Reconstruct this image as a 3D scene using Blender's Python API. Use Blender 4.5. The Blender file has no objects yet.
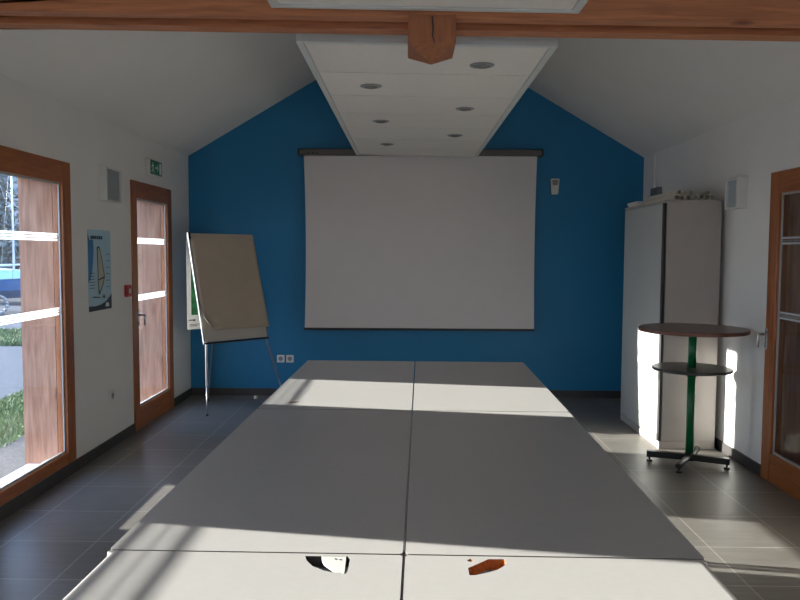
import bpy, bmesh, math, random
from mathutils import Vector, Matrix, Euler
random.seed(7)
C = bpy.context.scene.collection
PI = math.pi

# ------------------------------------------------------------------ materials
def lin(h):
    h = h.lstrip('#'); o = []
    for i in (0, 2, 4):
        c = int(h[i:i+2], 16) / 255
        o.append(c/12.92 if c <= .04045 else ((c+.055)/1.055)**2.4)
    return (*o, 1)
def newmat(name):
    m = bpy.data.materials.new(name); m.use_nodes = True
    nt = m.node_tree; b = nt.nodes['Principled BSDF']
    return m, nt, b
def plain(name, col, rough=.5, metal=0, var=.06, scale=6, bump=0, spec=.5, stretch=(1, 1, 1)):
    m, nt, b = newmat(name)
    tc = nt.nodes.new('ShaderNodeTexCoord'); mp = nt.nodes.new('ShaderNodeMapping')
    mp.inputs['Scale'].default_value = stretch
    n = nt.nodes.new('ShaderNodeTexNoise'); n.inputs['Scale'].default_value = scale; n.inputs['Detail'].default_value = 4
    nt.links.new(tc.outputs['Object'], mp.inputs[0]); nt.links.new(mp.outputs[0], n.inputs['Vector'])
    r = nt.nodes.new('ShaderNodeValToRGB'); c = lin(col)
    r.color_ramp.elements[0].position = .3; r.color_ramp.elements[1].position = .7
    r.color_ramp.elements[0].color = tuple(x*(1-var) for x in c[:3]) + (1,)
    r.color_ramp.elements[1].color = tuple(min(1, x*(1+var)) for x in c[:3]) + (1,)
    nt.links.new(n.outputs['Fac'], r.inputs[0]); nt.links.new(r.outputs[0], b.inputs['Base Color'])
    b.inputs['Roughness'].default_value = rough; b.inputs['Metallic'].default_value = metal
    b.inputs['Specular IOR Level'].default_value = spec
    if bump:
        bp = nt.nodes.new('ShaderNodeBump'); bp.inputs['Strength'].default_value = bump; bp.inputs['Distance'].default_value = .01
        nt.links.new(n.outputs['Fac'], bp.inputs['Height']); nt.links.new(bp.outputs[0], b.inputs['Normal'])
    return m
def wood(name, dark, light, axis, rough=.4, scale=5, knots=False):
    m, nt, b = newmat(name)
    tc = nt.nodes.new('ShaderNodeTexCoord'); mp = nt.nodes.new('ShaderNodeMapping')
    s = [9, 9, 9]; s[axis] = .7; mp.inputs['Scale'].default_value = s
    n = nt.nodes.new('ShaderNodeTexNoise'); n.inputs['Scale'].default_value = scale; n.inputs['Detail'].default_value = 6; n.inputs['Distortion'].default_value = .6
    nt.links.new(tc.outputs['Object'], mp.inputs[0]); nt.links.new(mp.outputs[0], n.inputs['Vector'])
    r = nt.nodes.new('ShaderNodeValToRGB')
    r.color_ramp.elements[0].position = .25; r.color_ramp.elements[1].position = .75
    r.color_ramp.elements[0].color = lin(dark); r.color_ramp.elements[1].color = lin(light)
    nt.links.new(n.outputs['Fac'], r.inputs[0])
    out = r.outputs[0]
    if knots:
        v = nt.nodes.new('ShaderNodeTexVoronoi'); mp2 = nt.nodes.new('ShaderNodeMapping')
        s2 = [2.2, 2.2, 2.2]; s2[axis] = 1.1; mp2.inputs['Scale'].default_value = s2
        nt.links.new(tc.outputs['Object'], mp2.inputs[0]); nt.links.new(mp2.outputs[0], v.inputs['Vector'])
        v.inputs['Scale'].default_value = 1.6
        kr = nt.nodes.new('ShaderNodeValToRGB'); kr.color_ramp.elements[0].position = .05; kr.color_ramp.elements[1].position = .12
        kr.color_ramp.elements[0].color = (.3, .22, .18, 1); kr.color_ramp.elements[1].color = (1, 1, 1, 1)
        nt.links.new(v.outputs['Distance'], kr.inputs[0])
        mx = nt.nodes.new('ShaderNodeMix'); mx.data_type = 'RGBA'; mx.blend_type = 'MULTIPLY'; mx.inputs[0].default_value = 1
        nt.links.new(out, mx.inputs[6]); nt.links.new(kr.outputs[0], mx.inputs[7]); out = mx.outputs[2]
    nt.links.new(out, b.inputs['Base Color']); b.inputs['Roughness'].default_value = rough
    return m
def tiles(name, col, mortar, pitch, ox, oy, rough=.4):
    m, nt, b = newmat(name)
    tc = nt.nodes.new('ShaderNodeTexCoord'); mp = nt.nodes.new('ShaderNodeMapping')
    mp.inputs['Location'].default_value = (-ox, -oy, 0)
    nt.links.new(tc.outputs['Object'], mp.inputs[0])
    br = nt.nodes.new('ShaderNodeTexBrick'); br.offset = 0; br.squash = 1
    br.inputs['Scale'].default_value = 1; br.inputs['Brick Width'].default_value = pitch; br.inputs['Row Height'].default_value = pitch
    br.inputs['Mortar Size'].default_value = .004; br.inputs['Mortar Smooth'].default_value = .3; br.inputs['Bias'].default_value = 0
    c = lin(col)
    br.inputs['Color1'].default_value = tuple(x*.9 for x in c[:3]) + (1,); br.inputs['Color2'].default_value = tuple(x*1.1 for x in c[:3]) + (1,)
    br.inputs['Mortar'].default_value = lin(mortar)
    nt.links.new(mp.outputs[0], br.inputs['Vector'])
    mp2 = nt.nodes.new('ShaderNodeMapping'); mp2.inputs['Scale'].default_value = (1.2, 9, 1)
    nt.links.new(tc.outputs['Object'], mp2.inputs[0])
    n = nt.nodes.new('ShaderNodeTexNoise'); n.inputs['Scale'].default_value = 3.2; n.inputs['Detail'].default_value = 7; n.inputs['Roughness'].default_value = .65
    nt.links.new(mp2.outputs[0], n.inputs['Vector'])
    rr = nt.nodes.new('ShaderNodeMapRange'); rr.inputs[1].default_value = .3; rr.inputs[2].default_value = .7; rr.inputs[3].default_value = .78; rr.inputs[4].default_value = 1.2
    nt.links.new(n.outputs['Fac'], rr.inputs[0])
    mx = nt.nodes.new('ShaderNodeMix'); mx.data_type = 'RGBA'; mx.blend_type = 'MULTIPLY'; mx.inputs[0].default_value = 1
    nt.links.new(br.outputs['Color'], mx.inputs[6]); nt.links.new(rr.outputs[0], mx.inputs[7])
    nt.links.new(mx.outputs[2], b.inputs['Base Color'])
    r2 = nt.nodes.new('ShaderNodeMapRange'); r2.inputs[3].default_value = rough-.08; r2.inputs[4].default_value = rough+.12
    nt.links.new(n.outputs['Fac'], r2.inputs[0]); nt.links.new(r2.outputs[0], b.inputs['Roughness'])
    bp = nt.nodes.new('ShaderNodeBump'); bp.inputs['Strength'].default_value = .25; bp.inputs['Distance'].default_value = .004
    nt.links.new(n.outputs['Fac'], bp.inputs['Height']); nt.links.new(bp.outputs[0], b.inputs['Normal'])
    return m
def glassmat():
    m = bpy.data.materials.new('window_glass'); m.use_nodes = True; nt = m.node_tree; nt.nodes.clear()
    o = nt.nodes.new('ShaderNodeOutputMaterial')
    t = nt.nodes.new('ShaderNodeBsdfTransparent'); t.inputs[0].default_value = (.95, .97, .96, 1)
    g = nt.nodes.new('ShaderNodeBsdfGlossy'); g.inputs['Roughness'].default_value = .0
    lw = nt.nodes.new('ShaderNodeLayerWeight'); lw.inputs[0].default_value = .5
    pw = nt.nodes.new('ShaderNodeMath'); pw.operation = 'POWER'; pw.inputs[1].default_value = 5
    nt.links.new(lw.outputs['Facing'], pw.inputs[0])
    fr = nt.nodes.new('ShaderNodeMath'); fr.operation = 'MULTIPLY_ADD'; fr.inputs[1].default_value = .9; fr.inputs[2].default_value = .04
    nt.links.new(pw.outputs[0], fr.inputs[0])
    mx = nt.nodes.new('ShaderNodeMixShader')
    nt.links.new(fr.outputs[0], mx.inputs[0]); nt.links.new(t.outputs[0], mx.inputs[1]); nt.links.new(g.outputs[0], mx.inputs[2])
    tr = nt.nodes.new('ShaderNodeBsdfTranslucent'); tr.inputs[0].default_value = (.8, .8, .8, 1)
    tc = nt.nodes.new('ShaderNodeTexCoord'); n = nt.nodes.new('ShaderNodeTexNoise'); n.inputs['Scale'].default_value = 5; n.inputs['Detail'].default_value = 6
    nt.links.new(tc.outputs['Object'], n.inputs['Vector'])
    mr = nt.nodes.new('ShaderNodeMapRange'); mr.inputs[1].default_value = .35; mr.inputs[2].default_value = .75; mr.inputs[3].default_value = .001; mr.inputs[4].default_value = .008
    nt.links.new(n.outputs['Fac'], mr.inputs[0])
    m2 = nt.nodes.new('ShaderNodeMixShader'); nt.links.new(mr.outputs[0], m2.inputs[0])
    nt.links.new(mx.outputs[0], m2.inputs[1]); nt.links.new(tr.outputs[0], m2.inputs[2])
    nt.links.new(m2.outputs[0], o.inputs[0])
    return m
def translucent(name, col, amt=.5, through=.15):
    m = bpy.data.materials.new(name); m.use_nodes = True; nt = m.node_tree; nt.nodes.clear()
    o = nt.nodes.new('ShaderNodeOutputMaterial'); d = nt.nodes.new('ShaderNodeBsdfDiffuse'); t = nt.nodes.new('ShaderNodeBsdfTranslucent')
    d.inputs[0].default_value = lin(col); t.inputs[0].default_value = lin(col)
    mx = nt.nodes.new('ShaderNodeMixShader'); mx.inputs[0].default_value = amt
    nt.links.new(d.outputs[0], mx.inputs[1]); nt.links.new(t.outputs[0], mx.inputs[2])
    tp = nt.nodes.new('ShaderNodeBsdfTransparent'); m2 = nt.nodes.new('ShaderNodeMixShader'); m2.inputs[0].default_value = through
    nt.links.new(mx.outputs[0], m2.inputs[1]); nt.links.new(tp.outputs[0], m2.inputs[2]); nt.links.new(m2.outputs[0], o.inputs[0])
    return m

M = {}
M['wall'] = plain('white_wall_paint', '#e6e3de', .75, var=.02, scale=2)
M['ceil'] = plain('white_ceiling_paint', '#e6e3de', .8, var=.02, scale=2)
M['blue'] = plain('blue_wall_paint', '#0b709c', .55, var=.03, scale=1.5)
M['floor'] = tiles('slate_floor_tile', '#736e68', '#a29a90', .4654, 1.6027, 3.4312, .36)
M['skirt'] = plain('slate_skirting_tile', '#403d3c', .5, var=.15, scale=8)
M['frame'] = wood('varnished_orange_wood', '#85461e', '#b06a36', 2, .32)
M['frame_y'] = wood('varnished_orange_wood_rail', '#85461e', '#b06a36', 1, .32)
M['jamb'] = wood('weathered_pale_wood', '#8a5d46', '#b98b70', 2, .6, knots=True)
M['beam'] = wood('planed_beam_wood', '#94593a', '#c98255', 0, .5, knots=True)
M['post'] = wood('king_post_wood', '#7e4a2c', '#a8663d', 2, .55)
M['glass'] = glassmat()
M['frost'] = translucent('frosted_film', '#f4f6f6', .65, .12)
M['frost_thin'] = translucent('thin_frosted_film', '#f4f6f6', .65, .6)
M['spacer'] = plain('pale_glazing_bead', '#b9bab6', .4, .3)
M['chrome'] = plain('brushed_steel', '#b8b8b8', .25, 1)
M['lit_steel'] = plain('lit_painted_steel', '#c9cac8', .35, .1)  # lighter copy of the leg steel, sunlight put into the colour
M['steel'] = plain('grey_painted_steel', '#8d8f92', .35, .4)
M['tile_ceiling'] = plain('white_ceiling_panel', '#e2ddd6', .7, var=.02, scale=30)
M['trim'] = plain('white_lacquered_trim', '#c9cdca', .45, var=.02)
M['lamp_pale'] = plain('bluish_lamp_panel', '#b3b9bd', .35, var=.02)
M['lamp_panel'] = plain('pale_lamp_panel', '#9ea1a2', .4, var=.03)
M['spot_glass'] = plain('dull_lamp_glass', '#7b7a72', .2)
M['table'] = plain('grey_laminate', '#b4b0ac', .36, var=.02, scale=40)
M['edge'] = plain('grey_edge_band', '#8d857f', .45, var=.04)
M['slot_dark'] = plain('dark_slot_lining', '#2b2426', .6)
M['chip'] = plain('raw_chipboard', '#9c5c2a', .85, var=.45, scale=160)
M['white_plastic'] = plain('white_plastic', '#d4d3cd', .4, var=.02)
M['black'] = plain('black_painted_metal', '#161514', .4, var=.1)
M['cab'] = plain('light_grey_cabinet_lacquer', '#b4b4b0', .35, var=.02)
M['cab_end'] = plain('warm_grey_cabinet_panel', '#aaa29b', .5, var=.02)
M['dark'] = plain('dark_gap_shade', '#2a2726', .6)  # dark fill standing in for shade inside gaps, crack and holes
M['screen'] = plain('projection_fabric', '#cfc9c6', .85, var=.01)
M['casing'] = plain('grey_casing_metal', '#5c5650', .4, .5)
M['paper'] = plain('white_paper', '#cfc8ba', .8, var=.03)
M['board'] = plain('pale_board_face', '#b9b3ab', .5, var=.02)
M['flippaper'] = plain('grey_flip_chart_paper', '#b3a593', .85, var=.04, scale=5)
M['paperwhite'] = plain('bright_paper', '#dcdcd8', .7, var=.02)
M['green_print'] = plain('green_print', '#1f6a3c', .7, var=.5, scale=12)
M['green'] = plain('green_painted_steel', '#0c6238', .3, var=.08)
M['browntop'] = plain('brown_laminate', '#6a5a50', .35, var=.08)
M['lipping'] = plain('brown_table_lipping', '#6b4234', .45, var=.1)
M['shelf'] = plain('black_laminate', '#2d2a2a', .35, var=.1)
M['poster_bg'] = plain('pale_blue_print', '#a9c9d6', .5, var=.03)
M['poster_blue'] = plain('mid_blue_print', '#3b7fb5', .5, var=.25, scale=5)
M['navy'] = plain('navy_print', '#1d2638', .5, var=.1)
M['sail'] = plain('sail_film_print', '#b9b49b', .5, var=.1, scale=20)
M['red'] = plain('red_plastic', '#a3141c', .35)
M['exit_green'] = plain('exit_sign_green', '#0f7a52', .4)
M['white_print'] = plain('white_print', '#dfe6e2', .5)
M['grille'] = plain('grey_perforated_grille', '#8b8d8c', .5, .3)
M['gravel'] = plain('pale_gravel', '#3b3e44', .9, var=.35, scale=14, bump=.6)
M['mulch'] = plain('dark_gravel_mulch', '#453f3b', .9, var=.6, scale=40, bump=.6)
M['grass'] = plain('grass_blade', '#4d6434', .7, var=.3, scale=3)
M['bark'] = plain('grey_bark', '#6b6660', .9, var=.3, scale=10)
M['bush'] = plain('winter_foliage', '#686f6c', .9, var=.4, scale=3)
M['hull'] = plain('blue_boat_hull', '#2c5f92', .4, var=.15)
M['hullw'] = plain('white_boat_hull', '#c9cfd2', .4, var=.05)
M['tarp'] = plain('turquoise_boat_cover', '#7fa4ae', .6, var=.15)
M['ext'] = plain('exterior_render', '#b8ada0', .85, var=.05)

# ------------------------------------------------------------------ helpers
def mesh_obj(name, bm, mats, parent=None, bevel=0, smooth=False, loc=None):
    me = bpy.data.meshes.new(name); bmesh.ops.recalc_face_normals(bm, faces=bm.faces)
    bm.to_mesh(me); bm.free()
    for m in (mats if isinstance(mats, (list, tuple)) else [mats]): me.materials.append(M[m])
    if smooth:
        for p in me.polygons: p.use_smooth = True
    o = bpy.data.objects.new(name, me); C.objects.link(o)
    if parent: o.parent = parent
    if loc: o.location = loc
    if bevel:
        b = o.modifiers.new('bevel', 'BEVEL'); b.width = bevel; b.segments = 2; b.limit_method = 'ANGLE'
    return o
def box(bm, x0, x1, y0, y1, z0, z1, mi=0):
    if x0 > x1: x0, x1 = x1, x0
    if y0 > y1: y0, y1 = y1, y0
    v = [bm.verts.new(p) for p in ((x0,y0,z0),(x1,y0,z0),(x1,y1,z0),(x0,y1,z0),(x0,y0,z1),(x1,y0,z1),(x1,y1,z1),(x0,y1,z1))]
    for f in ((0,3,2,1),(4,5,6,7),(0,1,5,4),(1,2,6,5),(2,3,7,6),(3,0,4,7)):
        bm.faces.new([v[i] for i in f]).material_index = mi
    return v
def prism(bm, pts, vec, mi=0):
    """polygon pts (3D) extruded by vec"""
    a = [bm.verts.new(p) for p in pts]; b = [bm.verts.new(Vector(p)+Vector(vec)) for p in pts]
    n = len(pts)
    bm.faces.new(a).material_index = mi; bm.faces.new(b[::-1]).material_index = mi
    for i in range(n): bm.faces.new((a[i], b[i], b[(i+1) % n], a[(i+1) % n])).material_index = mi
def tube(bm, a, b, r, r2=None, n=14, mi=0, cap=True):
    a, b = Vector(a), Vector(b); r2 = r if r2 is None else r2
    d = (b-a).normalized(); u = d.orthogonal().normalized(); w = d.cross(u)
    A = [bm.verts.new(a + (u*math.cos(t)+w*math.sin(t))*r) for t in [2*PI*i/n for i in range(n)]]
    B = [bm.verts.new(b + (u*math.cos(t)+w*math.sin(t))*r2) for t in [2*PI*i/n for i in range(n)]]
    for i in range(n):
        f = bm.faces.new((A[i], A[(i+1) % n], B[(i+1) % n], B[i])); f.smooth = True; f.material_index = mi
    if cap: bm.faces.new(A[::-1]).material_index = mi; bm.faces.new(B).material_index = mi
def obar(bm, a, b, w, h, mi=0):
    """rectangular bar from a to b, w across, h upright"""
    a, b = Vector(a), Vector(b); d = (b-a).normalized()
    up = Vector((0,0,1)) if abs(d.z) < .9 else Vector((0,1,0))
    s = d.cross(up).normalized(); up = s.cross(d)
    P = []
    for q in (a, b):
        for sx, sz in ((-1,-1),(1,-1),(1,1),(-1,1)): P.append(bm.verts.new(q + s*sx*w/2 + up*sz*h/2))
    for f in ((0,1,2,3),(7,6,5,4),(0,4,5,1),(1,5,6,2),(2,6,7,3),(3,7,4,0)): bm.faces.new([P[i] for i in f]).material_index = mi
def lathe(bm, prof, cx=0, cy=0, n=48, mi=0):
    rings = []
    for r, z in prof:
        if r < 1e-5: rings.append([bm.verts.new((cx, cy, z))])
        else: rings.append([bm.verts.new((cx+r*math.cos(2*PI*i/n), cy+r*math.sin(2*PI*i/n), z)) for i in range(n)])
    for a, b in zip(rings, rings[1:]):
        for i in range(n):
            q = [a[i % len(a)], a[(i+1) % len(a)], b[(i+1) % len(b)], b[i % len(b)]]
            u = []
            for x in q:
                if x not in u: u.append(x)
            if len(u) > 2:
                f = bm.faces.new(u); f.material_index = mi
def bm_(): return bmesh.new()
def tag(o, label, cat, group=None, kind=None):
    if label: o['label'] = label
    if cat: o['category'] = cat
    if group: o['group'] = group
    if kind: o['kind'] = kind
    return o
def empty(name, loc, label=None, cat=None, group=None, kind=None, rz=0):
    o = bpy.data.objects.new(name, None); C.objects.link(o); o.location = loc; o.rotation_euler = (0,0,rz)
    o.empty_display_size = .1
    return tag(o, label, cat, group, kind)
def struct(name, bm, mats, label=None, cat=None, **k):
    o = mesh_obj(name, bm, mats, **k); o['kind'] = 'structure'
    if label: o['label'] = label
    if cat: o['category'] = cat
    return o
def copy_tree(o, parent=None):
    c = o.copy(); C.objects.link(c)
    if parent: c.parent = parent
    for ch in list(o.children): copy_tree(ch, c)
    return c

# ------------------------------------------------------------------ dimensions
XL, XR, YB, YF = -2.333, 2.479, 7.997, -3.2
EZ, RX, RZ = 2.555, .073, 3.97
WT = .27                                     # wall thickness
LOPEN = [(6.31, 7.375, 0.0), (4.065, 5.17, .085), (1.44, 2.61, .085), (-.9, .2, .085)]  # last opening is unseen, added to let in more light
ROPEN = [(4.08, 5.175, 0.0), (1.44, 2.61, .085), (-.9, .2, .085)]  # rearmost opening here is also added, out of view, for light
ZT = 2.147

# floor, ground
bm = bm_(); box(bm, XL-WT, XR+WT, YF-WT, YB+WT, -.12, 0); struct('floor', bm, 'floor', 'dark grey slate tile floor with thin pale joints', 'floor')
# side walls
def side_wall(name, X, o, opens, label):
    bm = bm_(); ys = YF
    x0, x1 = X, X+o*WT
    for (a, b, z0) in sorted(opens):
        box(bm, x0, x1, ys, a, 0, EZ+.02)
        box(bm, x0, x1, a, b, 2.10 if (o > 0 and z0 == 0) else ZT, EZ+.02)
        if z0 > 0: box(bm, x0, x1, a, b, 0, z0)
        ys = b
    box(bm, x0, x1, ys, YB, 0, EZ+.02)
    return struct(name, bm, 'wall', label, 'wall')
side_wall('wall_left', XL, -1, LOPEN, 'plain white left wall with glazed openings')
side_wall('wall_right', XR, 1, ROPEN, 'plain white right wall beside the grey cabinet')
def gable(name, y0, y1, mat, label):
    bm = bm_()
    pts = [(XL-WT, y0, 0), (XR+WT, y0, 0), (XR+WT, y0, EZ-.1), (XR, y0, EZ), (RX, y0, RZ), (XL, y0, EZ), (XL-WT, y0, EZ-.1)]
    prism(bm, pts, (0, y1-y0, 0)); return struct(name, bm, mat, label, 'wall')
gable('wall_back', YB, YB+.25, 'blue', 'bright blue gabled end wall behind the screen')
bm = bm_(); FO = (-1.35, 1.50)  # opening added in the unseen end wall for fill light
pts = [(XL-WT, YF-.25, ZT), (XR+WT, YF-.25, ZT), (XR+WT, YF-.25, EZ-.1), (XR, YF-.25, EZ), (RX, YF-.25, RZ), (XL, YF-.25, EZ), (XL-WT, YF-.25, EZ-.1)]
prism(bm, pts, (0, .25, 0)); box(bm, XL-WT, FO[0], YF-.25, YF, 0, ZT); box(bm, FO[1], XR+WT, YF-.25, YF, 0, ZT)
struct('wall_front', bm, 'wall', 'white gabled end wall behind the viewer', 'wall')
# sloped ceiling
bm = bm_(); t = .15
sl = (RZ-EZ)/(RX-XL); sr = (RZ-EZ)/(XR-RX)
pts = [(XL-WT-.05, YF-.25, EZ-sl*(WT+.05)+.001), (RX, YF-.25, RZ), (XR+WT+.05, YF-.25, EZ-sr*(WT+.05)+.001),
       (XR+WT+.05, YF-.25, EZ-sr*(WT+.05)+t), (RX, YF-.25, RZ+t), (XL-WT-.05, YF-.25, EZ-sl*(WT+.05)+t)]
prism(bm, pts, (0, YB-YF+.5, 0)); struct('ceiling', bm, 'ceil', 'white plastered sloping ceiling meeting at a ridge', 'ceiling')

# skirting tiles
def skirt(name, X, o, opens):
    bm = bm_(); y = YF
    cuts = [(a, b) for (a, b, z) in sorted(opens) if z == 0] + [(YB, YB)]
    def seg(a, b):
        n = max(1, round((b-a)/.4654)); w = (b-a)/n
        for i in range(n): box(bm, X, X-o*.012, a+i*w+.001, a+(i+1)*w-.001, 0, .079)
    for a, b in cuts: seg(y, a); y = b
    return struct(name, bm, 'skirt', 'dark grey tile skirting along the %s wall' % name.split('_')[1], 'baseboard')
skirt('baseboard_left', XL, -1, LOPEN); skirt('baseboard_right', XR, 1, ROPEN)
bm = bm_()
for i in range(10):
    w = (XR-XL-.03)/10; box(bm, XL+.015+i*w+.001, XL+.015+(i+1)*w-.001, YB-.012, YB, 0, .079)
struct('baseboard_back', bm, 'skirt', 'dark grey tile skirting along the blue wall', 'baseboard')

# glazed openings --------------------------------------------------------
def glazed(name, X, o, y0, y1, z0, label, cat, handle=None):
    ZT = 2.10 if name == 'door_2' else 2.147
    r = empty(name, (X, (y0+y1)/2, z0), label, cat, kind='structure')
    def L(d): return o*d                       # local x, d > 0 outward
    ym = (y0+y1)/2; hw = (y1-y0)/2; H = ZT-z0
    jw, tp, bt = .122, .145, (.195 if z0 == 0 else .080)
    bm = bm_()
    box(bm, L(-.012), L(.06), -hw, -hw+jw, 0, H); box(bm, L(-.012), L(.06), hw-jw, hw, 0, H)
    mesh_obj('frame_stile', bm, 'frame', r, .004)
    bm = bm_()
    box(bm, L(-.011), L(.059), -hw+jw, hw-jw, H-tp, H); box(bm, L(-.011), L(.030), -hw+jw, hw-jw, 0, bt); box(bm, L(.030), L(.059), -hw+jw, hw-jw, 0, bt-.03)
    mesh_obj('frame_rail', bm, 'frame_y', r, .004)
    gy0, gy1, gz0, gz1 = -hw+jw, hw-jw, bt, H-tp
    bm = bm_(); box(bm, L(.018), L(.024), gy0, gy1, gz0, gz1); mesh_obj('glass_pane', bm, 'glass', r)
    bm = bm_(); s = .014
    for (a, b, c, d) in ((gy0, gy0+s, gz0, gz1), (gy1-s, gy1, gz0, gz1), (gy0+s, gy1-s, gz0, gz0+s), (gy0+s, gy1-s, gz1-s, gz1)):
        box(bm, L(.008), L(.017), a, b, c, d)
    mesh_obj('glazing_bead', bm, 'spacer', r)
    for zc in (1.141, 1.638):
        bm = bm_()
        for k in (-1, 1): box(bm, L(.0145), L(.0175), gy0+s, gy1-s, zc-z0+k*.0185-.0065, zc-z0+k*.0185+.0065)
        box(bm, L(.0145), L(.0175), gy0+s, gy1-s, zc-z0-.0055, zc-z0+.0055, 1)
        mesh_obj('frosted_band', bm, ['frost', 'frost_thin'], r)
    # outer timber reveal
    bm = bm_(); e = jw
    box(bm, L(.062), L(WT+.02), -hw, -hw+e, 0, H); box(bm, L(.062), L(WT+.02), hw-e, hw, 0, H)
    box(bm, L(.062), L(WT+.02), -hw+e, hw-e, H-tp+.035, H)
    mesh_obj('timber_reveal', bm, 'jamb', r)
    bm = bm_(); box(bm, L(.062), L(.13), -hw+e, hw-e, 0, bt-.045); mesh_obj('outer_sill', bm, 'spacer', r)
    if handle is not None:
        hy = handle-ym; bm = bm_()
        box(bm, L(-.020), L(-.012), hy-.016, hy+.016, .90-z0, 1.04-z0)
        tube(bm, (L(-.02), hy, 1.0-z0), (L(-.075), hy, 1.0-z0), .009)
        tube(bm, (L(-.072), hy, 1.005-z0), (L(-.072), hy, .91-z0), .008)
        tube(bm, (L(-.020), hy, .93-z0), (L(-.026), hy, .93-z0), .011)
        mesh_obj('door_handle' if 'door' in name else 'window_handle', bm, 'chrome', r, .002)
    return r
glazed('door_1', XL, -1, *LOPEN[0], 'orange wood glazed door on the left under the exit sign', 'door', 6.41)
glazed('window_1', XL, -1, *LOPEN[1], 'large orange wood window at the left edge', 'window')
glazed('window_2', XL, -1, *LOPEN[2], 'orange wood window on the left beside the nearest tables', 'window')
glazed('fill_window_3', XL, -1, *LOPEN[3], 'orange wood window added for light on the left behind the viewer', 'window')
glazed('door_2', XR, 1, *ROPEN[0], 'orange wood glazed door at the right edge with steel lever', 'door', 5.15)
glazed('window_4', XR, 1, *ROPEN[1], 'orange wood window on the right beside the nearest tables', 'window')
glazed('fill_window_5', XR, 1, *ROPEN[2], 'orange wood window added for light on the right behind the viewer', 'window')

for nm, a, b in (('door_3', FO[0], .075), ('door_4', .075, FO[1])):  # unseen doors, added to throw light in from behind the camera
    g = glazed(nm, 0, 1, a, b, 0.0, 'orange wood glazed double door added for light behind the viewer, %s leaf' % ('left' if nm == 'door_3' else 'right'), 'door', (b-.06 if nm == 'door_3' else a+.06))
    g.location = ((a+b)/2, YF, 0); g.rotation_euler = (0, 0, -PI/2)
# ------------------------------------------------------------------ tie beam + king post
r = empty('tie_beam', (RX, 3.32, 2.525), 'double plank wooden tie beam crossing the room under the ceiling', 'beam')
def plank(y0, y1, dz):
    bm = bm_()
    f = lambda x: -.0140*(x+.04)
    a, b = XL-RX+.004, XR-RX-.004
    h = .26
    def zc(x): return (EZ-2.525) + (x-a)*sl if x < 0 else (EZ-2.525) + (b-x)*sr
    za, zb = f(a+RX)+dz, f(b+RX)+dz
    xa = a + (h-(EZ-2.525))/sl; xb = b - (h-(EZ-2.525))/sr
    pts = [(a, 0, za), (b, 0, zb), (b, 0, zc(b)-.004), (xb, 0, h-.004), (xa, 0, h-.004), (a, 0, zc(a)-.004)]
    prism(bm, [(p[0], y0-3.32, p[2]) for p in pts], (0, y1-y0, 0))
    return mesh_obj('beam_plank', bm, 'beam', r, .004)
plank(3.19, 3.258, 0); plank(3.362, 3.45, 0)
r2 = empty('king_post', (.095, 3.32, 2.36), 'pointed end of a cracked wooden king post hanging below the tie beam', 'post')
bm = bm_()
w, d0, d1 = .101, -.131, .131
z1 = .063
base = [(-w, d0, z1), (w, d0, z1), (w, d1, z1), (-w, d1, z1)]
v0 = [bm.verts.new(p) for p in base]; v1 = [bm.verts.new((p[0], p[1], .176)) for p in base]
ap = bm.verts.new((.0, -.01, 0))
for i in range(4):
    bm.faces.new((v0[i], v0[(i+1) % 4], v1[(i+1) % 4], v1[i])); bm.faces.new((ap, v0[(i+1) % 4], v0[i]))
bm.faces.new(v1[::-1])
box(bm, -w+.001, w-.001, -.06, .040, .176, 1.50)
mesh_obj('post_end', bm, 'post', r2, .003)
bm = bm_()   # drying crack
P = [(-.003, .17), (.004, .17), (.008, .12), (.004, .09), (.013, .06), (.010, .058), (-.001, .09), (.001, .12)]
prism(bm, [(x, -.1325, z) for x, z in P], (0, .003, 0)); mesh_obj('drying_crack', bm, 'dark', r2)

# ------------------------------------------------------------------ suspended ceiling rafts
def raft(y0, y1, label, first):
    z = 2.544; x0, x1 = (-.545, .712) if y1 > 5 else (-.572, .700)
    r = empty('ceiling_raft', (.0985, (y0+y1)/2, z), label, 'ceiling panel', 'suspended white ceiling rafts'); r.rotation_euler = (0, .017, 0)
    X0, X1, Y0, Y1 = x0-.0985, x1-.0985, y0-(y0+y1)/2, y1-(y0+y1)/2
    bm = bm_(); t = .035
    for (a, b, c, d) in ((X0, X0+t, Y0, Y1), (X1-t, X1, Y0, Y1), (X0+t, X1-t, Y0, Y0+t), (X0+t, X1-t, Y1-t, Y1)):
        box(bm, a, b, c, d, 0, .10)
    mesh_obj('edge_trim', bm, 'trim', r, .003)
    bm = bm_(); box(bm, X0+.004, X1-.004, Y0+.004, Y1-.004, .10, .13); mesh_obj('backing_board', bm, 'trim', r)
    seams = [s-(y0+y1)/2 for s in first if y0+.05 < s < y1-.05]
    ys = [Y0+t]+seams+[Y1-t]
    for a, b in zip(ys, ys[1:]):
        bm = bm_(); box(bm, X0+t+.002, X1-t-.002, a+.006, b-.006, .006, .02); mesh_obj('ceiling_tile', bm, 'tile_ceiling', r)
    # suspension rods up to the slopes
    for x in (X0+.25, X1-.25):
        for y in (Y0+.3, Y1-.3):
            zz = (EZ + (x+.0985-XL)*sl if x+.0985 < RX else EZ+(XR-x-.0985)*sr) - z
            bm = bm_(); tube(bm, (x, y, .13), (x, y, zz+.01), .004, n=8); mesh_obj('suspension_rod', bm, 'steel', r)
    return r
raft(3.665, 7.855, 'long white suspended ceiling raft with round spotlights running to the blue wall', [4.29+.617*k for k in range(7)])
raft(-2.6, 3.172, 'white suspended ceiling raft nearer the viewer, cut off by the top edge', [3.172-.617*k-.04 for k in range(1, 10)])
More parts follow.
